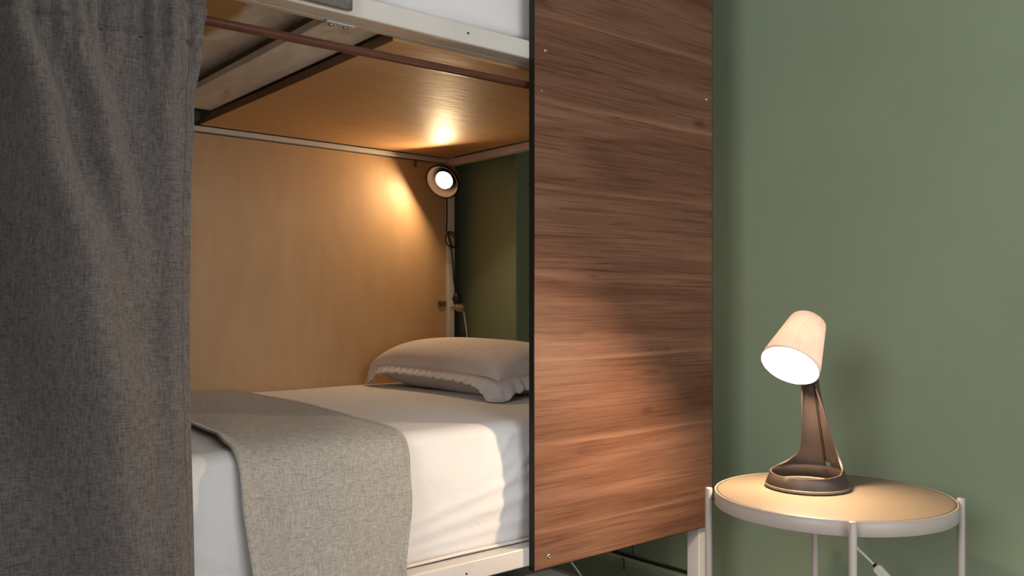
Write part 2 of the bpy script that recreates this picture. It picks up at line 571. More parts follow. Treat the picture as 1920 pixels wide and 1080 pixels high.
# boards under the upper mattress
deck = box('deck_board', 0.90, 1.7605, 1.431, 2.4465, 1.3805, 1.4005, ['plywood', 'ply_edge'], bed, 0.0015)
for p in deck.data.polygons:
    if p.normal.x < -0.9: p.material_index = 1
tag(deck, 'varnished orange plywood board above the pillow')
slat = box('deck_slat', 0.780, 0.897, 1.4305, 2.35, 1.404, 1.420, 'slat_paint', bed, 0.002)
tag(slat, 'wide white-painted slat with worn paint')
lm = mat_whitewash('whitewashed_plywood', 0.39)
leftd = box('deck_board', -0.2, 0.80, 1.4315, 2.4465, 1.445, 1.450, lm, bed, 0.001)
tag(leftd, 'plywood board partly painted white above the curtain')
box('deck_cleat', 0.74, 0.885, 2.40, 2.446, 1.386, 1.42, 'lamp_grey', bed, 0.002)
# bracket that holds the slat
bm = bmesh.new()
outl = [(0.750, 1.4135), (0.754, 1.436), (0.802, 1.436), (0.808, 1.4135)]
A = [bm.verts.new((x, y, 1.3825)) for x, y in outl]
B = [bm.verts.new((x, y, 1.3862)) for x, y in outl]
bm.faces.new(A[::-1]); bm.faces.new(B)
for k in range(4): bm.faces.new((A[k], A[(k+1) % 4], B[(k+1) % 4], B[k]))
brk = finish('bracket', bm, 'white_metal', bed, bevel=0.0012)
for x in (0.764, 0.793):
    lathe('bolt', [(0, 0.0042), (0.003, 0.0040), (0.0046, 0.0026), (0.005, 0.0), (0.0, 0.0)], 'steel', brk, 16, M=axis_matrix((x, 1.424, 1.3825), (0, 0, -1), (1, 0, 0)))
# little tabs on the back board and the corner post
box('tab', 1.631, 1.637, 2.452, 2.4628, 1.340, 1.3635, 'dark_steel', bed, 0.001)
t = box('tab', 1.731, 1.7615, 2.457, 2.4628, 0.868, 0.886, 'dark_steel', bed, 0.001)
lathe('screw', [(0, 0.002), (0.002, 0.0018), (0.003, 0.0)], 'hole', t, 10, M=axis_matrix((1.740, 2.457, 0.876), (0, -1, 0)))
t = box('tab', 1.769, 1.788, 2.4425, 2.4468, 0.868, 0.886, 'white_plastic', bed, 0.001)
for x in (1.774, 1.783):
    lathe('screw', [(0, 0.001), (0.0016, 0.0009), (0.0022, 0.0)], 'dark_steel', t, 10, M=axis_matrix((x, 2.4425, 0.877), (0, -1, 0)))
# walnut side panel screwed to the front
pan = box('side_panel', 1.197, 1.793, 1.355, 1.3705, 0.319, 1.92, 'panel', bed)
tag(pan, 'tall walnut-look side panel with black edges')
box('edge_band', 1.1955, 1.197, 1.355, 1.3708, 0.319, 1.92, 'black_edge', pan)
box('edge_band', 1.793, 1.7945, 1.355, 1.3708, 0.319, 1.92, 'black_edge', pan)
box('edge_band', 1.1955, 1.7945, 1.355, 1.3708, 0.3175, 0.319, 'black_edge', pan)
for x, z, r in ((1.228, 1.406, 0.0042), (1.771, 1.386, 0.0042), (1.216, 1.320, 0.0016), (1.237, 0.342, 0.0052), (1.771, 0.36, 0.0042)):
    s = lathe('screw', [(0, 0.0004), (r * 0.35, 0.0004), (r * 0.42, 0.0016), (r * 0.8, 0.0018), (r, 0.0)], 'steel', pan, 16, M=axis_matrix((x, 1.355, z), (0, -1, 0)))
    if r > 0.003:
        lathe('screw_slot', [(0, 0.0003), (r * 0.4, 0.0003), (r * 0.4, 0.0)], 'hole', s, 10, M=axis_matrix((x, 1.3545, z), (0, -1, 0)))

# ------------------------------------------------------------------ lower mattress in its fitted sheet
def front_wrinkle(x, z):
    """how far the sheet's front bulges towards the room at (x, z)"""
    w = 0.0
    # long soft folds rising towards the pillow end, in the lower half
    for x0, z0, sl, wid, amp, xa, xb in ((0.95, 0.455, 0.22, 0.010, 0.0060, 0.86, 1.8), (0.95, 0.425, 0.16, 0.012, 0.0065, 0.86, 1.8),
                                         (0.95, 0.395, 0.08, 0.008, 0.0040, 0.86, 1.8), (1.05, 0.505, 0.30, 0.012, 0.0035, 1.0, 1.8),
                                         (1.16, 0.50, 0.75, 0.010, 0.0050, 1.12, 1.6), (1.14, 0.55, 1.2, 0.009, 0.0050, 1.10, 1.6),
                                         (0.50, 0.475, -0.55, 0.014, 0.0065, 0.3, 0.62), (0.50, 0.425, -0.30, 0.012, 0.0060, 0.3, 0.62),
                                         (0.95, 0.535, 0.05, 0.016, 0.0025, 0.86, 1.1), (0.5, 0.55, -0.1, 0.02, 0.003, 0.3, 0.7)):
        d = z - (z0 + sl * (x - x0))
        env = smoothstep(xa, xa + 0.08, x) * (1 - smoothstep(xb - 0.15, xb, x))
        w += 0.62 * amp * gauss(d, wid * 1.15) * env
    # faint upright pulls under the top edge
    w += 0.0012 * math.sin(x * 58 + 3 * math.sin(x * 9)) * smoothstep(0.46, 0.58, z)
    return w
def mat_profile():
    P = [(2.455, 0.352), (2.459, 0.40), (2.459, 0.56), (2.452, 0.60), (2.435, 0.617), (2.40, 0.622)]
    for k in range(1, 24):
        y = lerp(2.40, 1.450, k / 24)
        P.append((y, 0.622 + 0.005 * math.sin(math.pi * k / 24)))
    for k in range(0, 11):
        a = math.pi / 2 * k / 10
        P.append((1.450 - 0.037 * math.sin(a), 0.594 + 0.030 * math.cos(a)))
    n = 40
    for k in range(1, n + 1):
        z = lerp(0.594, 0.382, k / n)
        P.append((1.413 - 0.010 * math.sin(math.pi * k / n) , z))
    P += [(1.4155, 0.372), (1.424, 0.362), (1.44, 0.354), (1.47, 0.351)]
    return P
MP = mat_profile()
bm = bmesh.new()
nx = 260
mx0, mx1 = -0.235, 1.745
rows = []
for i in range(nx + 1):
    x = lerp(mx0, mx1, i / nx)
    e = min(x - mx0, mx1 - x)
    shr = 0.03 * (1 - smoothstep(0, 0.05, e)) ** 2
    row = []
    for (y, z) in MP:
        yy, zz = y, z
        if y < 1.43 and z < 0.60:
            yy -= front_wrinkle(x, z) * smoothstep(0.365, 0.385, z)
        if 1.45 < y < 2.45 and z > 0.6:
            zz += 0.0016 * math.sin(5 * x + 7 * y) + 0.0012 * math.sin(13 * x - 4 * y)
        cy_, cz_ = 1.93, 0.48
        yy = yy + (cy_ - yy) * shr * 0.6
        zz = zz + (cz_ - zz) * shr * 2
        row.append(bm.verts.new((x, yy, zz)))
    rows.append(row)
for a, b in zip(rows, rows[1:]):
    for k in range(len(MP)):
        k2 = (k + 1) % len(MP)
        bm.faces.new((a[k], a[k2], b[k2], b[k]))
bm.faces.new(rows[0]); bm.faces.new(rows[-1][::-1])
mattress = finish('mattress', bm, 'sheet', smooth=True)
tag(mattress, 'thick lower-bunk mattress in a white fitted sheet with creased side', 'mattress')
tube('piping', [(lerp(mx0 + 0.04, mx1 - 0.04, k / 40), 1.4115, 0.3695 + 0.0008 * math.sin(k)) for k in range(41)], 0.0035, 'pillow', mattress, 8)

# ------------------------------------------------------------------ runners (cloths laid across the mattresses)
def runner(name, path, xl, xr, mat, parent=None, thick=0.004, nx_=50, curl=0.0, wav=0.0):
    """path: (y, z) from the wall side over the edge and down; xl, xr: edge x as functions of arc length 0..1"""
    P = spline([(0, y, z) for y, z in path], 10)
    Ls = [0]
    for a, b in zip(P, P[1:]):
        Ls.append(Ls[-1] + (b - a).length)
    bm = bmesh.new()
    rows = []
    for i in range(nx_ + 1):
        row = []
        for j, p in enumerate(P):
            s = Ls[j] / Ls[-1]
            x = lerp(xl(s), xr(s), i / nx_)
            d = P[min(j+1, len(P)-1)] - P[max(j-1, 0)]
            nrm = Vector((0, d.z, -d.y)).normalized()
            if nrm.y > 0.3 and p.y < 1.5: nrm = -nrm
            if abs(nrm.y) < 0.5 and nrm.z < 0: nrm = -nrm
            e = i / nx_
            off = curl * (gauss(e, 0.035) + 0.35 * gauss(1 - e, 0.03)) + wav * math.sin(e * 9 + s * 11) * (0.4 + s)
            off = max(off, -0.0005) if p.z > 0.45 else off
            row.append(bm.verts.new(Vector((x, p.y, p.z)) + nrm * off))
        rows.append(row)
    for a, b in zip(rows, rows[1:]):
        for k in range(len(P) - 1):
            bm.faces.new((a[k], b[k], b[k+1], a[k+1]))
    o = finish(name, bm, mat, parent, smooth=True)
    md = o.modifiers.new('thickness', 'SOLIDIFY')
    md.thickness = thick
    md.offset = 0
    return o
path = [(2.452, 0.604), (2.43, 0.626), (2.36, 0.631), (2.1, 0.634), (1.9, 0.6345), (1.7, 0.634), (1.52, 0.633), (1.455, 0.6305), (1.418, 0.620), (1.396, 0.594), (1.385, 0.55),
        (1.376, 0.50), (1.370, 0.44), (1.365, 0.38), (1.363, 0.32), (1.363, 0.27)]
run = runner('bed_runner', path, lambda s: interp([(0, 0.625), (0.5, 0.614), (0.64, 0.598), (0.72, 0.577), (0.8, 0.577), (0.92, 0.592), (1.0, 0.60)], s),
             lambda s: interp([(0, 0.975), (0.3, 0.962), (0.62, 0.925), (0.74, 0.915), (0.82, 0.908), (0.93, 0.886), (1.0, 0.868)], s), 'runner', curl=0.006, wav=0.0012)
tag(run, 'greige woven runner laid across the foot of the lower mattress', 'bed runner')

# ------------------------------------------------------------------ pillow
pil = empty('pillow', (1.565, 2.055, 0.628), 'off-white pillow with ruffled flange at the head of the lower bunk', 'pillow')
PC = Vector((1.575, 2.045, 0.0))
HX, HY = 0.172, 0.318
def pil_out(u, v):
    """map the unit square to the pillow's outline (slightly pinched sides, corners out)"""
    px = HX * u * (1 - 0.05 * (1 - v * v) * abs(u))
    py = HY * v * (1 - 0.03 * (1 - u * u) * abs(v))
    return px, py
def seam_z(u, v):
    c = abs(u) ** 4 * abs(v) ** 4
    return 0.692 - 0.012 * c + (0.004 if v > 0 else -0.004) * abs(v)
def dome(u, v):
    a = max(0.0, 1 - abs(u) ** 2.6)
    b = max(0.0, 1 - abs(v) ** 3.6)
    return (a * b) ** 0.42
def pil_top(i, j):
    u, v = 2 * i - 1, 2 * j - 1
    u, v = math.sin(u * math.pi / 2), math.sin(v * math.pi / 2)
    x, y = pil_out(u, v)
    h = 0.081 * dome(u, v)
    wr = 0.0016 * math.sin(y * 150 + 25 * x) * gauss(u + 0.72, 0.22) * smoothstep(-0.9, -0.6, v) * (1 - smoothstep(0.1, 0.5, v))
    wr += 0.002 * math.sin(x * 60 - y * 18) * gauss(v + 0.8, 0.2)
    return (PC.x + x, PC.y + y, seam_z(u, v) + h + wr)
def pil_bot(i, j):
    u, v = 2 * i - 1, 2 * j - 1
    u, v = math.sin(u * math.pi / 2), math.sin(v * math.pi / 2)
    x, y = pil_out(u, v)
    k = dome(u, v)
    z = seam_z(u, v) - 0.085 * k
    return (PC.x + x * (1 - 0.02 * k), PC.y + y, max(z, 0.6295))
bm = bmesh.new()
grid(bm, pil_top, 56, 80)
grid(bm, pil_bot, 56, 80)
bmesh.ops.remove_doubles(bm, verts=bm.verts[:], dist=0.0004)
finish('cushion', bm, 'pillow', pil, smooth=True)
# flange: a strip all round the seam, frilled, drooping at the corners
per = []
NP = 90
for k in range(NP): per.append((-1, lerp(1, -1, k / NP), (-1, 0)))
for k in range(NP // 2): per.append((lerp(-1, 1, k / (NP // 2)), -1, (0, -1)))
for k in range(NP): per.append((1, lerp(-1, 1, k / NP), (1, 0)))
for k in range(NP // 2): per.append((lerp(1, -1, k / (NP // 2)), 1, (0, 1)))
bm = bmesh.new()
rows = []
NW = 6
for q, (u, v, nrm) in enumerate(per):
    x, y = pil_out(u, v)
    c = abs(u) ** 7 * abs(v) ** 7
    cs = abs(u) ** 16 * abs(v) ** 16
    hang = 0.35 if v > 0.5 else 1.0
    n2 = Vector((nrm[0], nrm[1]))
    if c > 0.02:
        n2 = (n2 + Vector((math.copysign(1, u), math.copysign(1, v))) * c).normalized()
    row = []
    fr = math.sin(q * 1.35) * 0.6 + math.sin(q * 2.3 + 1) * 0.5
    for w in range(NW + 1):
        t_ = w / NW
        wid = 0.032 + (0.030 * c + 0.040 * cs) * hang
        out = wid * t_ * (1 - 0.35 * c * t_)
        zz = seam_z(u, v) - 0.002 - 0.021 * t_ ** 1.2 - (0.020 * c + 0.062 * cs + (0.03 * c if hang < 1 else 0)) * t_ ** 1.1 + 0.005 * fr * t_ * (1 - 0.6 * c)
        out = out * (0.85 - 0.1 * c) * (1 - (1 - hang) * 0.6 * c) + 0.0045 * math.sin(q * 1.35 + 1.2) * t_ * (1 - c)
        if q > NP and q < NP * 2.6: zz -= 0.012 * t_
        px = PC.x + x + n2.x * out
        py = min(PC.y + y + n2.y * out, 2.452)
        px = min(px, 1.76)
        zz = max(zz, 0.6295)
        row.append(bm.verts.new((px, py, zz)))
    rows.append(row)
for q in range(len(rows)):
    a, b = rows[q], rows[(q + 1) % len(rows)]
    for w in range(NW):
        bm.faces.new((a[w], b[w], b[w+1], a[w+1]))
fl = finish('flange', bm, 'sheet', pil, smooth=True)
md = fl.modifiers.new('thickness', 'SOLIDIFY'); md.thickness = 0.0018; md.offset = 0

# ------------------------------------------------------------------ upper mattress and its runner
bm = bmesh.new()
UP = []
for k in range(0, 9):
    a = math.pi / 2 * k / 8
    UP.append((1.459 - 0.045 * math.sin(a), 1.62 + 0.04 * math.cos(a)))
for k in range(1, 16):
    z = lerp(1.62, 1.449, k / 15)
    UP.append((1.414 - 0.005 * math.sin(math.pi * k / 15), z))
UP += [(1.4165, 1.441), (1.424, 1.438), (1.431, 1.4515), (2.43, 1.4515), (2.442, 1.45), (2.442, 1.64), (2.43, 1.66)]
rows = []
for i in range(121):
    x = lerp(-0.235, 1.745, i / 120)
    row = []
    for y, z in UP:
        yy = y
        if y < 1.42 and z > 1.445: yy -= 0.004 * gauss(z - (1.47 + 0.05 * math.sin(3 * x)), 0.012) + 0.003 * gauss(z - (1.53 - 0.2 * (x - 0.9)), 0.02)
        row.append(bm.verts.new((x, yy, z)))
    rows.append(row)
for a, b in zip(rows, rows[1:]):
    for k in range(len(UP)):
        bm.faces.new((a[k], a[(k+1) % len(UP)], b[(k+1) % len(UP)], b[k]))
bm.faces.new(rows[0]); bm.faces.new(rows[-1][::-1])
um = finish('mattress', bm, 'sheet', smooth=True)
tag(um, 'white-sheeted mattress on the upper bunk above the white rail', 'mattress')
path = [(2.40, 1.668), (2.2, 1.669), (1.7, 1.669), (1.48, 1.668), (1.42, 1.66), (1.388, 1.635), (1.376, 1.60), (1.366, 1.52), (1.3625, 1.44), (1.3615, 1.392)]
r2 = runner('bed_runner', path, lambda s: 0.50, lambda s: 0.771, 'runner_dark', thick=0.005, nx_=30, curl=0.003)
tag(r2, 'dark grey-green runner end hanging over the upper bunk rail', 'bed runner')

# ------------------------------------------------------------------ curtain rod and curtain
def rod_z(x): return 1.331 + (x - 0.514) * (0.008 / 0.702)
rod = empty('curtain_rod', (0.5, 1.395, 1.331), 'thin reddish-brown curtain rod under the upper rail', 'curtain rod')
tube('rod_tube', [(x, 1.395, rod_z(x)) for x in (-0.2, 0.3, 0.9, 1.5, 1.70)], 0.0078, 'rod', rod, 20)
for x in (-0.2, 1.70):
    tube('rod_socket', [(x, 1.395, rod_z(x) - 0.004), (x, 1.395, 1.386)], 0.006, 'rod', rod, 12)

cur = empty('curtain', (0.36, 1.40, 0.15), 'grey linen curtain bunched at the foot end of the lower bunk', 'curtain')
A_tab = [(0.15, 0.415), (0.45, 0.395), (0.68, 0.374), (0.90, 0.338), (1.12, 0.284), (1.27, 0.253), (1.40, 0.243)]
B_tab = [(0.80, 0.43), (0.95, 0.405), (1.03, 0.384), (1.12, 0.361), (1.27, 0.323), (1.40, 0.315)]
C_tab = [(1.0, 0.46), (1.27, 0.448), (1.4, 0.44)]
xr_tab = [(0.0, 0.489), (0.8, 0.488), (1.0, 0.490), (1.18, 0.497), (1.30, 0.509), (1.345, 0.512), (1.4, 0.510)]
def cur_depth(x, z):
    g = 0.0
    a = interp(A_tab, z); b = interp(B_tab, z); c = interp(C_tab, z)
    wa = interp([(0.2, 0.090), (0.55, 0.080), (0.85, 0.056), (1.1, 0.033), (1.3, 0.022)], z)
    g += interp([(0.2, 0.066), (0.9, 0.066), (1.2, 0.052), (1.31, 0.018), (1.35, 0.006)], z) * gauss(x - a, wa)
    g += interp([(0.80, 0.0), (1.0, 0.030), (1.15, 0.046), (1.27, 0.036), (1.31, 0.014), (1.35, 0.005)], z) * gauss(x - b, 0.027)
    g += interp([(1.0, 0.006), (1.2, 0.020), (1.27, 0.018), (1.35, 0.004)], z) * gauss(x - c, 0.020)
    # right hem slightly towards the room, wide soft belly low down
    g += 0.012 * smoothstep(0.40, 0.49, x) + interp([(0.2, 0.012), (0.9, 0.008), (1.2, 0.0)], z) * gauss(x - 0.46, 0.03)
    # the far left turns back into the bunk
    left = a - interp([(0.2, 0.085), (0.9, 0.07), (1.3, 0.03)], z)
    g -= interp([(0.55, 0.0), (0.75, 0.05), (1.1, 0.08), (1.28, 0.03), (1.34, 0.008)], z) * smoothstep(left + 0.02, left - 0.07, x) if x < left + 0.02 else 0
    # tight gathers on the rod
    gt = smoothstep(1.19, 1.30, z)
    g += gt * (0.0062 * math.sin(x * 175 + 2.5 * math.sin(x * 31)) + 0.0035 * math.sin(x * 290 + 1.7) + 0.006 * math.sin(x * 83 + 0.6))
    g -= 0.008 * gauss(z - 1.282, 0.004)
    g -= 0.008 * gauss(z - rod_z(x) - 0.014, 0.004)
    g += 0.005 * gauss(z - rod_z(x), 0.010)
    return g
def cur_pt(i, j):
    z = lerp(0.15, 1.383, j)
    xr = interp(xr_tab, z)
    x = lerp(0.185 + 0.02 * (1 - j), xr, i)
    d = cur_depth(x, z)
    y = interp([(1.18, 1.386), (1.285, 1.373), (1.4, 1.373)], z) - d
    lim = 1.384 if z > 1.29 else interp([(0.2, 1.358), (0.37, 1.360), (0.42, 1.385), (0.62, 1.39), (0.72, 1.45), (1.20, 1.45), (1.29, 1.384)], z)
    y = min(y, lim)
    return (x, y, z)
bm = bmesh.new()
grid(bm, cur_pt, 200, 300)
cl = finish('curtain_cloth', bm, 'curtain', cur, smooth=True)
md = cl.modifiers.new('thickness', 'SOLIDIFY'); md.thickness = 0.0022; md.offset = 0
bm = bmesh.new()
grid(bm, lambda i, j: (lerp(0.19, 0.5095, i), 1.408 + 0.0025 * math.sin(i * 60) - 0.012 * abs(2 * j - 1) ** 3, lerp(1.287, 1.375, j)), 80, 10)
pk = finish('rod_pocket', bm, 'curtain', cur, smooth=True)
md = pk.modifiers.new('thickness', 'SOLIDIFY'); md.thickness = 0.002; md.offset = 0
def on_curtain(x, z, out=0.0012):
    y = min(1.373 - cur_depth(x, z), 1.384)
    return (x, y - out, z)
st = []
k = 0
x = 0.25
while x < 0.506:                # each stitch a short thread
    pts = [on_curtain(x + d, 1.281) for d in (0, 0.0013, 0.0026)]
    st.append(pts); x += 0.0036
bm = bmesh.new()
for pts in st: bm_tube(bm, pts, 0.0009, 4)
finish('stitching', bm, 'stitch', cur)['kind'] = 'stuff'
bm = bmesh.new()
bm_tube(bm, [on_curtain(interp(xr_tab, z) - 0.018, z, 0.0007) for z in [0.2 + 0.012 * k for k in range(89)]], 0.0003, 4)
finish('hem_seam', bm, 'stitch', cur)

# ------------------------------------------------------------------ reading lamp clipped in the head corner
AX = Vector((-0.77, -0.326, -0.536)).normalized()
LC = Vector((1.664, 2.340, 1.2795))
rl = empty('reading_lamp', LC, 'lit clip-on reading lamp in the far corner above the pillow', 'lamp')
M = axis_matrix(LC, AX)
lathe('lamp_shade', [(0.0555, 0.004), (0.057, 0.003), (0.0565, 0.0), (0.052, -0.018), (0.042, -0.040), (0.026, -0.055), (0.018, -0.062), (0.012, -0.074), (0.0, -0.076),
                     ], 'dark_steel', rl, 48, M=M)
lathe('reflector', [(0.0550, 0.0038), (0.050, -0.014), (0.040, -0.037), (0.024, -0.052), (0.0, -0.056)], 'dark_dish', rl, 48, M=M)
lathe('rim_ring', [(0.0540, 0.0035), (0.0575, 0.0055), (0.0605, 0.0030), (0.0595, -0.0015), (0.056, -0.002)], 'dark_dish', rl, 48, closed=True, M=M)
bm = bmesh.new()
bm_lathe(bm, [(0, 0.010), (0.012, 0.0085), (0.022, 0.0035), (0.028, -0.004), (0.0295, -0.010), (0.029, -0.013), (0, -0.013)], 20, M=M)
finish('bulb', bm, 'read_bulb', rl, smooth=True)
lathe('bulb_housing', [(0.029, -0.0132), (0.026, -0.020), (0.014, -0.030), (0.012, -0.050), (0, -0.050)], 'white_plastic', rl, 24, M=M)
J = LC - AX * 0.070
tube('arm', spline([J, J + Vector((0.012, 0.024, -0.004)), (1.7545, 2.432, 1.300)], 5), 0.0055, 'white_metal', rl, 12)
box('clamp', 1.742, 1.7612, 2.425, 2.4465, 1.270, 1.335, 'white_metal', rl, 0.003)
# black flex: down the post, a loose knot, then to the plug
cord = spline([(1.752, 2.436, 1.272), (1.750, 2.437, 1.232), (1.7525, 2.440, 1.175), (1.7495, 2.438, 1.130), (1.752, 2.434, 1.122), (1.768, 2.428, 1.112), (1.790, 2.424, 1.100),
               (1.786, 2.424, 1.078), (1.765, 2.424, 1.070), (1.743, 2.424, 1.080), (1.736, 2.425, 1.100), (1.746, 2.425, 1.121), (1.764, 2.427, 1.123), (1.785, 2.430, 1.112),
               (1.788, 2.432, 1.086), (1.772, 2.434, 1.074), (1.757, 2.436, 1.112), (1.753, 2.439, 1.124), (1.762, 2.436, 1.088), (1.770, 2.436, 1.055), (1.776, 2.437, 1.010), (1.781, 2.439, 0.96), (1.7885, 2.441, 0.925)], 6)
tube('cord', cord, 0.0026, 'black_plastic', rl, 8)
lathe('plug', [(0, 0.036), (0.005, 0.036), (0.009, 0.026), (0.015, 0.018), (0.0165, 0.0), (0.0, 0.0)], 'black_plastic', rl, 20, M=axis_matrix((1.7975, 2.443, 0.8815), (-0.15, 0, 1), (1, 0, 0)))

ext = empty('extension_socket', (1.806, 2.44, 0.862), 'small tan cord socket with white lead beside the corner post', 'socket')
bm = bmesh.new()
Mx = axis_matrix((1.8035, 2.441, 0.8645), (0.85, -0.05, -0.35), (0, 0, 1))
bm_lathe(bm, [(0, -0.019), (0.009, -0.018), (0.0125, -0.012), (0.0155, 0.0), (0.0145, 0.010), (0.009, 0.019), (0.004, 0.0225), (0, 0.023)], 20, M=Mx)
finish('socket_body', bm, 'tan_plastic', ext, smooth=True)
tube('cord', spline([(1.8225, 2.440, 0.855), (1.828, 2.440, 0.83), (1.836, 2.440, 0.785), (1.842, 2.440, 0.75), (1.845, 2.435, 0.70), (1.838, 2.38, 0.5), (1.826, 2.20, 0.30), (1.812, 2.0, 0.17), (1.812, 1.93, 0.125),
                     (1.823, 1.90, 0.098), (1.850, 1.885, 0.055), (1.865, 1.87, 0.012), (1.86, 1.80, 0.004), (1.85, 1.70, 0.003)], 6), 0.003, 'white_plastic', ext, 8)

# ------------------------------------------------------------------ white box under the bunk
bx = empty('storage_box', (1.10, 1.53, 0), 'white lidded box pushed under the lower bunk', 'box')
box('box_body', 0.72, 1.492, 1.428, 1.632, 0.0, 0.182, 'white_plastic', bx, 0.006)
box('lid', 0.712, 1.50, 1.42, 1.64, 0.182, 0.20, 'white_plastic', bx, 0.004)

# ------------------------------------------------------------------ side table
TC = Vector((1.586, 0.911, 0.0)); TR = 0.225; TZ = 0.50
tab = empty('side_table', (TC.x, TC.y, 0), 'round taupe metal side table with thin legs by the green wall', 'table')
Mt = Matrix.Translation((TC.x, TC.y, 0))
lathe('tabletop', [(0, TZ - 0.0008), (TR - 0.010, TZ - 0.0008), (TR - 0.0036, TZ - 0.0006), (TR - 0.0036, TZ - 0.006), (0, TZ - 0.006)], 'table_top', tab, 128, M=Mt)
lathe('rim', [(TR - 0.0035, TZ - 0.0012), (TR - 0.0032, TZ - 0.0006), (TR - 0.0015, TZ - 0.0002), (TR, TZ - 0.0012), (TR, TZ - 0.027), (TR - 0.001, TZ - 0.028), (TR - 0.003, TZ - 0.028), (TR - 0.0035, TZ - 0.027)],
      'beige_metal', tab, 128, closed=True, M=Mt)
rv = Vector((math.sin(YAW), -math.cos(YAW), 0)); fv = Vector((math.cos(YAW), math.sin(YAW), 0))
for a_, b_ in ((-0.23, 0.048), (0.048, 0.23), (0.23, -0.048), (-0.048, -0.23)):
    d = (rv * a_ + fv * b_).normalized()
    c = TC + d * (TR + 0.0112)
    leg = lathe('leg', [(0, 0.0), (0.0068, 0.0), (0.0072, 0.004), (0.0072, TZ - 0.001), (0.0060, TZ + 0.0012), (0, TZ + 0.0014)], 'beige_metal', tab, 20, M=Matrix.Translation(c))
    bm = bmesh.new()
    bm_tube(bm, [c - d * 0.004 + Vector((0, 0, TZ - 0.020)), c - d * 0.0112 + Vector((0, 0, TZ - 0.020))], 0.0055, 10)
    finish('leg_stub', bm, 'beige_metal', leg, smooth=True)

# ------------------------------------------------------------------ table lamp
LB = Vector((1.602, 0.974, TZ))
tl = empty('table_lamp', LB, 'lit desk lamp with ribbed cream shade on taupe scoop stand', 'lamp')
Ml = Matrix.Translation(LB)
lathe('foot_rim', [(0.0768, 0.0005), (0.079, 0.0005), (0.0825, 0.0022), (0.0825, 0.0055), (0.0815, 0.0072), (0.0768, 0.0074)], 'table_top', tl, 72, closed=True, M=Ml)
lathe('foot', [(0, 0.0006), (0.0766, 0.0006), (0.0766, 0.0045), (0, 0.0045)], 'lamp_grey', tl, 72, M=Ml)
# scoop-shaped stand: rows given by (height, edge offset, half width, back offset); opens towards -X
SR = [(0.0072, None), (0.018, None), (0.0285, None)]
KE = [(0.0285, -0.0715, 0.0, 0.0715), (0.0310, -0.035, 0.0625, 0.0712), (0.0345, 0.0025, 0.0715, 0.0715), (0.0400, 0.0210, 0.0655, 0.0692), (0.0460, 0.0300, 0.0590, 0.0672), (0.056, 0.0390, 0.0500, 0.0645), (0.068, 0.0425, 0.0436, 0.0615),
      (0.088, 0.0395, 0.0375, 0.0555), (0.110, 0.0334, 0.0325, 0.0490), (0.138, 0.0255, 0.0275, 0.0425), (0.166, 0.0177, 0.0228, 0.0362), (0.200, 0.0072, 0.0160, 0.0290), (0.225, 0.002, 0.0140, 0.0250), (0.262, -0.003, 0.0125, 0.0200)]
def kin(h):
    for a, b in zip(KE, KE[1:]):
        if h <= b[0]:
            t_ = (h - a[0]) / (b[0] - a[0])
            return [lerp(a[q], b[q], t_) for q in (1, 2, 3)]
    return list(KE[-1][1:])
bm = bmesh.new()
NA = 56
rows = []
def arc_row(h, alpha, r, d):
    row = []
    for k in range(NA + 1):
        th = lerp(-alpha, alpha, k / NA)
        row.append(bm.verts.new((LB.x + d + r * math.cos(th), LB.y + r * math.sin(th), LB.z + h)))
    return row
for h, rr in ((0.0070, 0.0795), (0.018, 0.0755)):
    rows.append(arc_row(h, math.pi, rr, 0.0))
for k in range(19):
    q = k / 18
    rows.append(arc_row(0.0285 + 0.0060 * q ** 2.2, lerp(math.pi, math.radians(88), q), 0.0715, 0.0))
hs_ = [0.037, 0.040, 0.043, 0.046, 0.051, 0.056, 0.062, 0.068, 0.078, 0.088, 0.099, 0.110, 0.124, 0.138, 0.152, 0.166, 0.183, 0.2, 0.212, 0.222, 0.230]
for h in hs_:
    Eo, W, Bk = kin(h)
    if W < 0.002:
        rows.append(arc_row(h, math.pi, 0.0715, 0.0))
        continue
    al = 2 * math.atan2(Bk - Eo, W)
    r = W / math.sin(al) if abs(math.sin(al)) > 1e-4 else 0.0715
    rows.append(arc_row(h, al, r, Bk - r))
NG = NA // 2
for a, b in zip(rows, rows[1:]):
    for k in range(NA):
        bm.faces.new((a[k], a[k+1], b[k+1], b[k]))
bmesh.ops.remove_doubles(bm, verts=bm.verts[:], dist=0.0002)
# little square cut-out low in the back
hole_faces = [f for f in bm.faces if 0.0345 < f.calc_center_median().z - LB.z < 0.0465 and f.calc_center_median().x > LB.x + 0.05 and -0.0145 < f.calc_center_median().y - LB.y < 0.0005]
bmesh.ops.delete(bm, geom=hole_faces, context='FACES')
st = finish('stand', bm, 'lamp_inside', tl, smooth=True)
md = st.modifiers.new('thickness', 'SOLIDIFY'); md.thickness = 0.0036; md.offset = 0
md = st.modifiers.new('bevel', 'BEVEL'); md.width = 0.0008; md.segments = 2; md.limit_method = 'ANGLE'; md.angle_limit = math.radians(50)
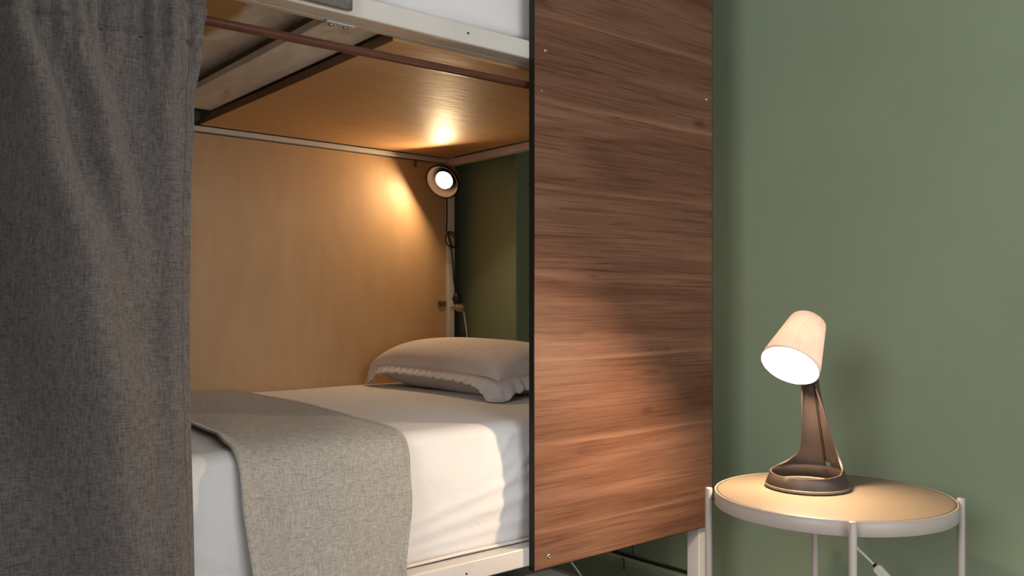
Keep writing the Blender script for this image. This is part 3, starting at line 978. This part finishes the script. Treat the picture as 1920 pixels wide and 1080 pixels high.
# cable groove running up the inside of the stand, with a raised lip
gp = []
for h in (0.050, 0.068, 0.09, 0.11, 0.138, 0.166, 0.19, 0.205):
    Eo, W, Bk = kin(h)
    gp.append((LB.x + Bk - 0.0026, LB.y - 0.004, LB.z + h))
tube('cable_groove', spline(gp, 4), 0.0017, 'black_plastic', tl, 6)
tube('groove_lip', spline([(x - 0.0004, y + 0.0042, z) for x, y, z in gp], 4), 0.0012, 'lamp_inside', tl, 6)
for k in range(4):              # moulded lines low on the inside
    h = 0.047 + 0.0028 * k
    Eo, W, Bk = kin(h)
    al = 2 * math.atan2(Bk - Eo, W); r = W / math.sin(al)
    tube('moulded_line', [(LB.x + Bk - r + (r - 0.0019) * math.cos(t_), LB.y + (r - 0.0019) * math.sin(t_), LB.z + h) for t_ in (-0.22, -0.3, -0.38, -0.46)], 0.0004, 'lamp_grey', tl, 5)
# shade
SA = Vector((-0.68, -0.067, -0.73)).normalized()
SC = Vector((1.593, 0.9855, 0.7945))
Ms = axis_matrix(SC, SA)
rib = lambda a, j: 0.0009 * math.cos(a * 56)
sh = bmesh.new()
RO, RI = 0.0585, 0.0355
outer = [(RO, 0.061), (RO - 0.0004, 0.0595)] + [(lerp(RO, RI, k / 14), lerp(0.058, -0.058, k / 14)) for k in range(1, 14)] + [(RI, -0.056), (RI - 0.003, -0.0600), (RI - 0.008, -0.0615), (0, -0.0615)]
bm_lathe(sh, outer, 512, M=Ms, ripple=lambda a, j: (0.0013 * math.cos(a * 60) if 1 < j < 16 else 0))
so = finish('shade', sh, 'shade', tl, smooth=True)
lathe('shade_lining', [(RO - 0.0003, 0.0608), (RO - 0.0022, 0.0605), (RI - 0.0022, -0.055), (0, -0.0585)], 'shade', tl, 64, M=Ms)
lathe('rim_ring', [(RO - 0.0026, 0.0600), (RO - 0.0005, 0.0624), (RO + 0.0010, 0.0612), (RO + 0.0008, 0.0590), (RO - 0.001, 0.0585)], 'shade', tl, 64, closed=True, M=Ms)
bm = bmesh.new()
bm_lathe(bm, [(0, 0.073), (0.007, 0.0715), (0.0125, 0.067), (0.016, 0.061), (0.017, 0.055), (0.016, 0.048), (0.013, 0.040), (0.011, 0.026), (0.011, -0.03), (0, -0.032)], 20, M=Ms)
finish('bulb', bm, 'table_bulb', tl, smooth=True)
lathe('bulb_holder', [(0, -0.028), (0.016, -0.028), (0.017, -0.056), (0, -0.056)], 'white_plastic', tl, 24, M=Ms)
bm = bmesh.new()
bm_tube(bm, [(LB.x + 0.0215, LB.y - 0.010, LB.z + 0.236), (LB.x + 0.0215, LB.y + 0.014, LB.z + 0.236)], 0.0095, 18)
finish('hinge', bm, 'lamp_grey', tl, smooth=True)
# lead: from the foot over the far edge of the table, down behind the front leg to the inline switch and on to the floor
tube('cord', spline([(LB.x + 0.078, LB.y + 0.01, 0.5055), (1.72, 1.00, 0.5035), (1.775, 1.018, 0.5045), (1.806, 1.025, 0.498), (1.8125, 1.015, 0.470), (1.81, 0.995, 0.42), (1.803, 0.984, 0.375), (1.800, 0.976, 0.345), (1.800, 0.955, 0.328), (1.800, 0.934, 0.3125)], 6), 0.0026, 'white_plastic', tl, 8)
sw = Vector((1.80, 0.934, 0.3125)); sd = Vector((0, -0.029, -0.024)).normalized()
tube('cord', spline([sw + sd * 0.07, (1.80, 0.865, 0.225), (1.81, 0.85, 0.12), (1.83, 0.80, 0.01), (1.84, 0.70, 0.004)], 6), 0.0026, 'white_plastic', tl, 8)
bm = bmesh.new()
bm_tube(bm, [sw, sw + sd * 0.004], 0.0062, 10)
finish('cord_grip', bm, 'black_plastic', tl, smooth=True)
bm = bmesh.new()
Mw = axis_matrix(sw + sd * 0.036, sd, (1, 0, 0))
for q in [None]:
    prof = [(-0.008, -0.008), (0.008, -0.008), (0.008, 0.008), (-0.008, 0.008)]
    rr = []
    for zz, sc in ((-0.032, 0.75), (-0.026, 1.0), (0.026, 1.0), (0.034, 0.7)):
        rr.append([bm.verts.new(Mw @ Vector((x * sc * 0.8, y * sc * 1.15, zz))) for x, y in prof])
    for a, b in zip(rr, rr[1:]):
        for k in range(4): bm.faces.new((a[k], a[(k+1) % 4], b[(k+1) % 4], b[k]))
    bm.faces.new(rr[0][::-1]); bm.faces.new(rr[-1])
finish('inline_switch', bm, 'white_plastic', tl, bevel=0.002)
